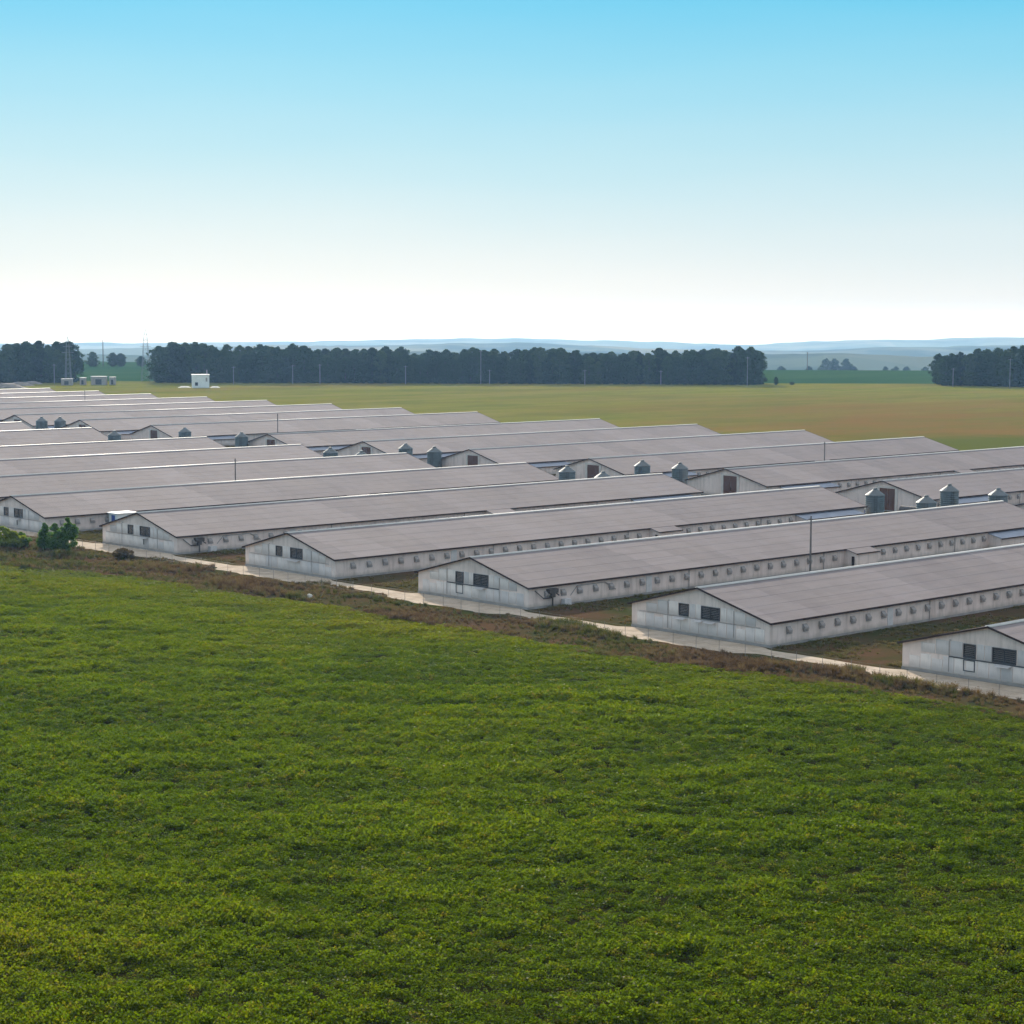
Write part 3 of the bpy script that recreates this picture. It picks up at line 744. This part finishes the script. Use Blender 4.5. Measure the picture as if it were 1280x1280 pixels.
# transformer yard at far left: kiosks behind a fence
kio = [(84, 481.5, 4.6, 2.6, 'grey kiosk left in the transformer yard'), (104, 481, 2.4, 2.9, 'narrow grey kiosk in the transformer yard'),
       (124, 481, 6.6, 3.5, 'widest pale grey kiosk in the transformer yard'), (141, 481, 2.4, 3.2, 'rightmost grey kiosk in the transformer yard')]
for (px, py, w, h, lab) in kio:
    p = ground_at(px, py)
    o = thing('transformer_kiosk', (p[0], p[1], 0), lab, 'kiosk', 'kiosks in the transformer yard', rz=math.atan2(RGT[1], RGT[0]))
    MB().box(-w / 2, w / 2, -1.4, 1.4, 0, h).build('body', 'vent', o); MB().box(-w / 2 - .15, w / 2 + .15, -1.55, 1.55, h, h + 0.2).build('roof', 'bluesheet', o)
    MB().box(-w * 0.2, w * 0.2, -1.46, -1.4, 0.2, h * 0.7).build('door', 'dark', o)
p = ground_at(52, 476.5); o = thing('yard_shed', (p[0], p[1], 0), 'tiny pale shed below the left tree belt', 'shed', rz=math.atan2(RGT[1], RGT[0]))
MB().box(-1.3, 1.3, -1.2, 1.2, 0, 2.3).build('wall', 'white', o); MB().box(-1.5, 1.5, -1.4, 1.4, 2.3, 2.5).build('roof', 'pier', o)

def heap(px, py, w, h, lab):
    p = ground_at(px, py); n = 14; rows = 5; V = []; F = []
    for i in range(rows + 1):
        u = i / rows
        for k in range(n):
            a = 2 * math.pi * k / n; r = w * (1 - u * 0.85) * (0.85 + 0.3 * random.random()); V.append((r * math.cos(a), r * 0.6 * math.sin(a), h * math.sin(u * math.pi / 2) * (0.9 + 0.2 * random.random()) if i else 0))
    for i in range(rows):
        for k in range(n): F.append((i * n + k, i * n + (k + 1) % n, (i + 1) * n + (k + 1) % n, (i + 1) * n + k))
    m = MB(); m.add(V, F + [tuple(range(rows * n, rows * n + n))])
    o = m.build('soil_heap', 'rubble', None, (p[0], p[1], 0)); o.rotation_euler[2] = math.atan2(RGT[1], RGT[0]); tag(o, lab, 'heap', 'soil heaps at the far left')
heap(6, 485, 9, 2.0, 'grey brown soil heap at the very left above the roofs'); heap(24, 482, 6, 1.5, 'middle soil heap at the far left'); heap(40, 480, 5, 1.2, 'small soil heap right of the others at far left')

# wire fence along the track
FX = -6.0
o = thing('wire_fence', (FX, -100, 0), 'thin wire fence on posts along the pale concrete track', 'fence')
ME_POST = MB().bar((0, 0, 0), (0, 0, 1.35), 0.022, n=6).mesh('post', 'wire')
yy = -215.0; k = 0
while yy < 60:
    place('post', ME_POST, o, (0.15 * math.sin(k * 1.7), yy + 100, 0.0)); yy += 3.0; k += 1
for zz in (0.4, 0.8, 1.25): MB().bar((0, -115, zz), (0, 160, zz), 0.007, n=4).build('wire', 'wire', o)

# ------------------------------------------------------------------ vegetation
def leaf_quads(P, size, rng, up=0.0, asp=0.55):
    """P: leaf centres (n,3); one kite-shaped leaf each"""
    n = len(P); size = np.broadcast_to(np.asarray(size, float), (n,))
    N = rng.normal(size=(n, 3)); N[:, 2] = np.abs(N[:, 2]) + up; N /= np.linalg.norm(N, axis=1)[:, None]
    A = rng.normal(size=(n, 3)); A -= (A * N).sum(1)[:, None] * N; A /= np.linalg.norm(A, axis=1)[:, None]
    B = np.cross(N, A)
    s = size[:, None]
    V = np.stack([P - A * s * 0.5, P + B * s * asp * 0.5 - A * s * 0.08 + N * s * 0.06, P + A * s * 0.5 - N * s * 0.05, P - B * s * asp * 0.5 - A * s * 0.08 + N * s * 0.06], 1).reshape(-1, 3)
    return V, np.arange(4 * n).reshape(-1, 4)

def crown_mesh(name, mat, rng, h, rad, base, nclump, per, leaf, spread=1.0, egg=0.5):
    cs = []; tries = 0
    while len(cs) < nclump and tries < 20000:
        tries += 1
        u = rng.random(); a = rng.random() * 2 * math.pi
        prof = max(0.0, 1 - abs(2 * u - 1) ** (3.5 if u < 0.5 else 2.0)) ** 0.55 if egg > 1 else ((math.sin(math.pi * min(1, max(0, u)) ** egg) ** 0.75) if 0 < u < 1 else 0)
        r = rad * prof * math.sqrt(rng.random()) * (0.5 + 0.95 * vnoise(np.array([a * 1.2]), np.array([u * 3]), int(rng.integers(1, 4)))[0])
        cs.append((r * math.cos(a), r * math.sin(a), base + (h - base) * u, 0.5 + 0.6 * prof))
    cs = np.array(cs)
    P = []
    for c in cs:
        d = rng.normal(size=(per, 3)); d /= np.linalg.norm(d, axis=1)[:, None]
        d *= (rng.random(per) ** 0.45)[:, None] * np.array([1, 1, 0.72]) * spread * c[3]
        P.append(c[:3] + d)
    P = np.concatenate(P); P[:, 2] = np.maximum(P[:, 2], 0.05)
    V, F = leaf_quads(P, leaf * (0.6 + 0.8 * rng.random(len(P))), rng, 0.3, 0.7)
    return fromarr(name, V, F, mat), cs

def trunk_mesh(name, cs, h, rng, r0, limbs=6):
    m = MB(); m.bar((0, 0, -0.1), (0.15, 0.1, h * 0.45), r0, r0 * 0.65, 8); m.bar((0.15, 0.1, h * 0.45), (0, 0.2, h * 0.85), r0 * 0.65, r0 * 0.15, 7)
    for k in range(limbs):
        c = cs[rng.integers(0, len(cs))]; z0 = min(c[2] * 0.75, h * 0.6)
        m.bar((0.1, 0.1, z0), (c[0] * 0.85, c[1] * 0.85, max(c[2], z0 + 0.3)), r0 * 0.35, r0 * 0.1, 5)
    return m.mesh(name, 'bark')

TREES = []
for k in range(8):
    rng = np.random.default_rng(100 + k)
    rad = 3.3 + 1.0 * rng.random()
    cm, cs = crown_mesh('crown', 'tree', rng, 15.2, rad * 1.08, 0.1, 150, 30, 0.75, 1.25, 1.5)
    TREES.append((cm, trunk_mesh('trunk', cs, 15.5, rng, 0.26, 8)))

BT = [(-300, 431), (0, 431), (40, 428), (86, 430), (187, 430), (215, 428), (250, 431), (290, 434), (330, 431), (375, 432), (400, 437), (450, 437), (475, 434), (520, 437), (545, 440), (595, 434), (615, 436), (640, 438), (680, 436), (715, 437), (745, 442), (780, 441), (800, 437), (850, 437), (880, 436), (945, 434), (962, 442), (1168, 445), (1185, 441), (1220, 441), (1245, 434), (1285, 432), (1600, 430)]
btx = np.array([q[0] for q in BT], float); bty = np.array([q[1] for q in BT], float)
BB = [(-300, 479), (0, 479), (190, 478.5), (640, 480), (962, 481.5), (1168, 482), (1280, 484), (1600, 489)]
bbx = np.array([q[0] for q in BB], float); bby = np.array([q[1] for q in BB], float)
def belt(x0, x1, label, group):
    rng = np.random.default_rng(int(x1) + 5000)
    for row, (dr, dens) in enumerate(((0, 10.5), (8, 11.5), (17, 13))):
        x = x0 + 10 + rng.random() * 4
        while x < x1 - 6:
            p = ground_at(x, np.interp(x, bbx, bby)) + FWD * (dr + rng.normal() * 1.6 + 5)
            zc = project(p)[2]; pb = project(p)[1]
            h = (pb - np.interp(x, btx, bty)) * zc / FPX * (rng.uniform(0.82, 1.06) if row else rng.uniform(0.70, 1.04))
            cm, tm = TREES[int(rng.integers(0, len(TREES)))]
            sc = h / 15.5; wx = sc * rng.uniform(0.85, 1.1) if sc > 0.8 else sc * 1.1
            o = thing('belt_tree', (p[0], p[1], 0), label, 'tree', group, rz=rng.random() * 6.28)
            o.scale = (wx, wx, sc)
            place('trunk', tm, o); place('crown', cm, o)
            x += dens * rng.uniform(0.75, 1.25)
belt(-60, 94, 'tall dark tree in the dense belt at the left edge, behind the transformer yard', 'trees of the left belt')
belt(186, 962, 'tall dark tree in the long dense belt across the middle, behind the meadow', 'trees of the central belt')
belt(1172, 1345, 'tall dark tree in the dense belt at the right edge, behind the meadow', 'trees of the right belt')

def single_tree(px, pyb, h, wid, lab, z=0.0, group=None, v=0):
    p = ground_at(px, pyb, z)
    r_, s_ = rs(p); zz = float(ground_z(r_, s_)) if r_ > 1100 else 0.0
    if z: zz = z
    o = thing('field_tree', (p[0], p[1], zz), lab, 'tree', group, rz=v * 1.3); sc = h / 15.5
    o.scale = (sc * wid, sc * wid, sc); place('trunk', TREES[v % 8][1], o); place('crown', TREES[v % 8][0], o)
single_tree(116, 458, 8.5, 1.5, 'smaller round tree left of the tall dark pole in the left gap', v=1)
single_tree(141, 458, 8.0, 1.6, 'left half of the broad round tree pair right of the dark pole', v=2)
single_tree(151, 458, 7.6, 1.7, 'right half of the broad round tree pair right of the dark pole', v=3)
single_tree(176, 458, 6.0, 1.6, 'low bushy tree touching the tall lattice pylon', v=4)
single_tree(98, 456, 4.6, 2.4, 'low bush left of the round trees in the left gap', v=5)
single_tree(970, 481, 3.6, 1.0, 'low bush at the right foot of the central tree belt', v=6)
single_tree(990, 481, 1.4, 3.0, 'tiny dark bush on the green field between the belts', v=7)
# a hedge line on the rise beyond the left gap, and trees sunk in the misty valley on the right
vt_ = [(1031, 0.9), (1042, 1.0), (1056, 1.0), (1066, 0.75), (1010, 0.6), (1105, 0.55), (1118, 0.55), (1132, 0.6), (1155, 0.55), (975, 0.6)]
for k, (px, hh) in enumerate(vt_):
    r0 = 1900.0; s_ = (px - 640) / FPX * r0; q = CAM[:2] + r0 * FWD[:2] + s_ * RGT[:2]
    zg = float(ground_z(r0, s_)); ztop = CAM[2] - ((447 if hh > 0.8 else 456.5) - 393) / FPX * r0
    h = max(6.0, min(ztop - zg, 26.0) * (1.0 if hh > .8 else .8))
    o = thing('valley_tree', (q[0], q[1], ztop - h), f'misty tree beyond the green field, {ordw[sorted(x for x, _ in vt_).index(px)]} from the left', 'tree', 'misty valley trees', rz=k)
    o.scale = (h / 15.5 * 0.9,) * 2 + (h / 15.5,); place('trunk', TREES[k % 8][1], o); place('crown', TREES[k % 8][0], o)

def shrub(px, pyb, h, rad, mat, lab, seed, loc=None):
    rng = np.random.default_rng(seed); p = ground_at(px, pyb) if loc is None else loc
    cm, cs = crown_mesh('foliage', mat, rng, h, rad, 0.15, 60, 90, 0.24, 0.40, 0.62)
    o = thing('shrub', (p[0], p[1], 0), lab, 'shrub'); place('foliage', cm, o)
    m = MB()
    for k in range(5):
        c = cs[rng.integers(0, len(cs))]; m.bar((0.05 * k - 0.1, 0, -0.05), (c[0] * 0.8, c[1] * 0.8, max(0.5, c[2])), 0.04, 0.012, 5)
    m.build('stem', 'bark', o)
shrub(56, 687, 3.4, 0.85, 'shrub', 'left and slimmest of three green shrubs before the leftmost gable', 1)
shrub(69, 689, 3.6, 1.15, 'shrub', 'middle and darkest of three green shrubs before the leftmost gable', 2)
shrub(85, 689, 4.4, 1.25, 'shrub', 'right and tallest of three green shrubs before the leftmost gable', 3)
shrub(4, 686, 2.9, 1.6, 'shruby', 'yellow green shrub at the left edge of the photo', 4)
shrub(17, 686, 2.3, 1.4, 'shruby', 'lower yellow green shrub right of the one at the left edge', 5)
shrub(26, 684, 1.9, 1.2, 'shrub', 'low green shrub between the yellow green shrubs and the three tall ones', 6)
shrub(154, 698, 1.2, 1.3, 'shrubd', 'dark brown bush before the gable of the fifth front row barn from the right', 7)

# --- scattering over points: instances carry a tint
def scatter(name, pts, rotz, scl, tint, variants, idx, kind='stuff', label=None, cat=None, tilt=None):
    me = bpy.data.meshes.new(name); n = len(pts)
    me.vertices.add(n); me.vertices.foreach_set('co', np.asarray(pts, np.float32).ravel())
    def at(nm, ty, arr, key='value'):
        a = me.attributes.new(nm, ty, 'POINT'); a.data.foreach_set(key, np.ascontiguousarray(arr, dtype=np.int32 if ty == 'INT' else np.float32).ravel())
    rot = np.zeros((n, 3), np.float32); rot[:, 2] = rotz
    if tilt is not None: rot[:, :2] = tilt
    at('rot', 'FLOAT_VECTOR', rot, 'vector'); at('scl', 'FLOAT_VECTOR', scl, 'vector'); at('tint', 'FLOAT', tint); at('idx', 'INT', idx)
    o = place(name, me); tag(o, label, cat, None, kind)
    g = bpy.data.node_groups.new(name, 'GeometryNodeTree')
    g.interface.new_socket('Geometry', in_out='INPUT', socket_type='NodeSocketGeometry'); g.interface.new_socket('Geometry', in_out='OUTPUT', socket_type='NodeSocketGeometry')
    gi = g.nodes.new('NodeGroupInput'); go = g.nodes.new('NodeGroupOutput')
    iop = g.nodes.new('GeometryNodeInstanceOnPoints'); jn = g.nodes.new('GeometryNodeJoinGeometry')
    for vme in reversed(variants):
        vo = bpy.data.objects.new(vme.name, vme)                     # mesh source only, never linked to the scene
        oi = g.nodes.new('GeometryNodeObjectInfo'); oi.inputs['Object'].default_value = vo; oi.inputs['As Instance'].default_value = True
        g.links.new(oi.outputs['Geometry'], jn.inputs[0])
    def na(nm, ty):
        nd = g.nodes.new('GeometryNodeInputNamedAttribute'); nd.data_type = ty; nd.inputs[0].default_value = nm
        return [q for q in nd.outputs if q.enabled and q.name == 'Attribute'][0]
    g.links.new(gi.outputs[0], iop.inputs['Points']); g.links.new(jn.outputs[0], iop.inputs['Instance'])
    iop.inputs['Pick Instance'].default_value = True
    g.links.new(na('idx', 'INT'), iop.inputs['Instance Index']); g.links.new(na('scl', 'FLOAT_VECTOR'), iop.inputs['Scale'])
    e2r = g.nodes.new('FunctionNodeEulerToRotation'); g.links.new(na('rot', 'FLOAT_VECTOR'), e2r.inputs[0]); g.links.new(e2r.outputs[0], iop.inputs['Rotation'])
    g.links.new(iop.outputs[0], go.inputs[0])
    md = o.modifiers.new('scatter', 'NODES'); md.node_group = g
    return o

# crop plant: leaves over a low dome on thin stems
CROPV = []
for k in range(6):
    rng = np.random.default_rng(300 + k); n = 64
    a = rng.random(n) * 2 * math.pi; r = 0.40 * np.sqrt(rng.random(n)); z = (0.58 - 1.6 * r * r) * (0.35 + 0.65 * rng.random(n) ** 0.6)
    P = np.stack([r * np.cos(a), r * np.sin(a), z], 1)
    V, F = leaf_quads(P, 0.08 + 0.10 * rng.random(n) ** 1.5, rng, 0.15, 0.66)
    CROPV.append(fromarr('crop_plant', V, F, 'crop'))
# trapezoid of field the camera can reach, with a margin each side
rng = np.random.default_rng(21)
dens = 7.5; r_lo, r_hi = 74.0, 300.0
n = 520000
r_ = r_lo + (r_hi - r_lo) * rng.random(n); s_ = (rng.random(n) - 0.5) * 2 * (0.262 * r_hi + 9)
keep = np.abs(s_) < 0.262 * r_ + 9
area = (r_hi - r_lo) * 2 * (0.262 * r_hi + 9)
want = dens * area
X = CAM[0] + r_ * FWD[0] + s_ * RGT[0]; Y = CAM[1] + r_ * FWD[1] + s_ * RGT[1]
keep &= X < field_edge(Y) + (vnoise(Y * 0.35, Y * 0, 4) - 0.5) * 1.6
keep &= rng.random(n) < want / n
# plants stand unevenly: long drifts across the slope of sight, gaps and lush patches
al = X * FWD[0] + Y * FWD[1]; ac = X * RGT[0] + Y * RGT[1]
arc_c = CAM[:2] + 265 * FWD[:2] + 12 * RGT[:2]                        # drilled in wide curves round the far side of the field
rad_ = np.hypot(X - arc_c[0], Y - arc_c[1]); ang_ = np.arctan2(Y - arc_c[1], X - arc_c[0]) * 120.0
rad_ = rad_ + 5.0 * vnoise(ang_ / 40.0, rad_ / 50.0, 35)
w1 = 0.30 * vnoise(rad_ / 3.0, ang_ / 30.0, 31) + 0.25 * vnoise(rad_ / 9.0, ang_ / 40.0, 34) + 0.25 * vnoise(al / 6.0 + ac / 30.0, ac / 9.0 - al / 25.0, 37) + 0.20 * vnoise(al / 2.4, ac / 3.4, 38); w2 = vnoise(al / 1.6, ac / 2.6, 32); w3 = vnoise(al / 22.0, ac / 35.0, 33)
track = np.abs((rad_ % 17.0) - 8.5); track = np.minimum(np.abs(track - 0.9), 9) < 0.28   # pairs of wheel lines
w1 = np.clip((w1 - 0.5) * 1.7 + 0.5, 0, 1); w4 = vnoise(al / 13.0 + 3, ac / 16.0, 39)
lush = 0.5 * w1 + 0.3 * w2 + 0.2 * w3
keep &= rng.random(n) < np.clip(0.62 + lush * 0.75, 0, 1) * np.where(track & (vnoise(ang_ / 30.0, rad_ / 20.0, 36) > 0.42), 0.25, 1.0)
X, Y, lush, w1, w2, w3, w4 = (q[keep] for q in (X, Y, lush, w1, w2, w3, w4)); n = len(X)
hgt = np.clip(0.85 + 1.9 * (lush - 0.45), 0.6, 1.9) * rng.uniform(0.8, 1.2, n)
wid = np.clip(0.8 + 0.5 * lush, 0.7, 1.4) * rng.uniform(0.8, 1.2, n)
edge_d = np.clip((field_edge(Y) - X) / (14.0 + 22.0 * w3), 0, 1)
hgt *= 0.55 + 0.45 * edge_d
tint = np.clip(0.40 + 0.6 * (w3 - 0.5) + 0.30 * (w2 - 0.5) + 0.25 * (w1 - 0.5) + rng.normal(size=n) * 0.14 + 0.38 * (1 - edge_d) + 0.6 * np.clip(w4 - 0.66, 0, 1), 0, 0.96)
tint = np.where(rng.random(n) < 0.07, rng.uniform(0.9, 1.0, n), tint)
scatter('crop_plants', np.stack([X, Y, np.zeros(n) + 0.006], 1), rng.random(n) * 6.28, np.stack([wid, wid, hgt], 1), tint, CROPV, rng.integers(0, 6, n),
        label='leafy green crop covering the whole foreground field', cat='crop')

# weeds along the track: blades and seed stalks
WEEDV = []
for k in range(6):
    rng = np.random.default_rng(400 + k); V = []; F = []
    nb = 46
    for q in range(nb):
        a = rng.random() * 6.28; r0 = 0.22 * math.sqrt(rng.random()); ln = rng.uniform(0.4, 1.0); lean = rng.uniform(0.05, 0.5); w = rng.uniform(0.012, 0.03)
        b = np.array([r0 * math.cos(a), r0 * math.sin(a), 0.0]); d = np.array([math.cos(a), math.sin(a), 0]); sd_ = np.array([-math.sin(a), math.cos(a), 0]) * w
        mid = b + d * lean * 0.35 * ln + np.array([0, 0, ln * 0.6]); tip = b + d * lean * ln + np.array([0, 0, ln])
        i = len(V); V += [b - sd_, b + sd_, mid + sd_ * 0.9, mid - sd_ * 0.9, tip + sd_ * 0.25, tip - sd_ * 0.25]; F += [(i, i + 1, i + 2, i + 3), (i + 3, i + 2, i + 4, i + 5)]
    P = rng.normal(size=(46, 3)) * np.array([0.22, 0.22, 0.17]) + np.array([0, 0, 0.5]); P[:, 2] = np.abs(P[:, 2])
    LV, LF_ = leaf_quads(P, 0.06 + 0.09 * rng.random(46), rng, 0.3, 0.6)
    o_ = len(V); V = np.concatenate([np.array(V), LV]); F = np.concatenate([np.array(F), LF_ + o_])
    WEEDV.append(fromarr('weed_tuft', V, F, 'weed'))
rng = np.random.default_rng(22); n = 30000
Y = rng.uniform(-215, 40, n); X = rng.uniform(-30, -3.6, n)
fe = field_edge(Y)
keep = (X > fe - 1.5) & ((X < -5.6) | (np.abs(-Y / S - np.round(-Y / S)) > 0.3))
p1 = vnoise(X / 3.2, Y / 7.0, 51); p2 = vnoise(X / 1.3, Y / 2.0, 52); p3 = vnoise(X / 9.0, Y / 18.0, 53)
keep &= rng.random(n) < np.clip(0.16 + 1.1 * p1 * (0.4 + p2), 0, 1)
X, Y, fe, p1, p2, p3 = (q[keep] for q in (X, Y, fe, p1, p2, p3)); n = len(X)
near_track = np.clip((X + 7.5) / 2.5, 0, 1)
h = (0.14 + 0.66 * p1 * p1 * p1 + 0.22 * p2 * p2) * rng.uniform(0.6, 1.4, n) * (1 - 0.1 * near_track)
h *= np.where(Y > -60, 1.25, 1.0)
tint = np.clip(0.44 + 1.3 * (p3 - 0.5) + 0.8 * (p2 - 0.5) + rng.normal(size=n) * 0.2, 0, 1)
scatter('roadside_weeds', np.stack([X, Y, np.zeros(n)], 1), rng.random(n) * 6.28, np.stack([h * 1.15 + 0.2, h * 1.15 + 0.2, h], 1), tint, WEEDV, rng.integers(0, 6, n),
        label='brown and olive weeds between the field and the concrete track', cat='weeds')
# rough grass in the gaps between the nearer barns
rng = np.random.default_rng(23); n = 60000
V_ = rng.uniform(-0.6, 5.9, n); Y = -S * V_; X = 0.5 + 70 * rng.random(n) ** 1.4
fr = V_ - np.round(V_); keep = np.abs(fr) > 0.285
g1 = vnoise(X / 6.0, Y / 4.0, 61); g2 = vnoise(X / 1.5, Y / 1.5, 62)
keep &= rng.random(n) < np.clip(1.6 * (g1 - 0.28) + 0.3 * g2, 0, 1)
X, Y, g1, g2 = (q[keep] for q in (X, Y, g1, g2)); n = len(X)
h = (0.14 + 0.22 * g1 * g2) * rng.uniform(0.7, 1.3, n)
tint = np.clip(0.86 - 0.5 * (1 - g1) * g2 + rng.normal(size=n) * 0.10, 0, 1)
scatter('yard_grass', np.stack([X, Y, np.zeros(n)], 1), rng.random(n) * 6.28, np.stack([h * 3, h * 3, h], 1), tint, WEEDV, rng.integers(0, 6, n),
        label='rough low grass in the gaps between the barns', cat='grass')

# a few pale stones lost in the weeds
for k, (px, py, lab) in enumerate([(387, 747, 'pale stone in the weeds before the fourth front row barn from the right'), (28, 681, 'pale stone beside the yellow green shrubs'), (563, 745, 'pale stone at the field edge before the third front row barn from the right')]):
    p = ground_at(px, py); m = MB(); rng = np.random.default_rng(900 + k)
    m.lathe([(0.30, 0.0), (0.36, 0.15), (0.25, 0.34), (0.08, 0.42)], 8)
    m.v = [tuple(np.array(q) * (1 + 0.25 * (rng.random(3) - 0.5))) for q in m.v]
    tag(m.build('stone', 'stone', None, (p[0], p[1], 0)), lab, 'stone')

# ------------------------------------------------------------------ haze
hz = MB(); HB = 18500.0; ctr = CAM[:2]
hz.box(-HB, HB, -HB, HB, -175.0, 46.0)
ho = hz.build('haze', None, None, (ctr[0], ctr[1], 0)); tag(ho, kind='stuff')
hm = bpy.data.materials.new('thin haze'); hm.use_nodes = True; hn = hm.node_tree.nodes; hn.clear()
out = hn.new('ShaderNodeOutputMaterial'); pv = hn.new('ShaderNodeVolumePrincipled')
pv.inputs['Color'].default_value = (0.33, 0.58, 1.0, 1); pv.inputs['Absorption Color'].default_value = (1, 1, 1, 1); pv.inputs['Density'].default_value = 0.000085; pv.inputs['Anisotropy'].default_value = 0.35
hm.node_tree.links.new(pv.outputs[0], out.inputs['Volume']); ho.data.materials.append(hm)
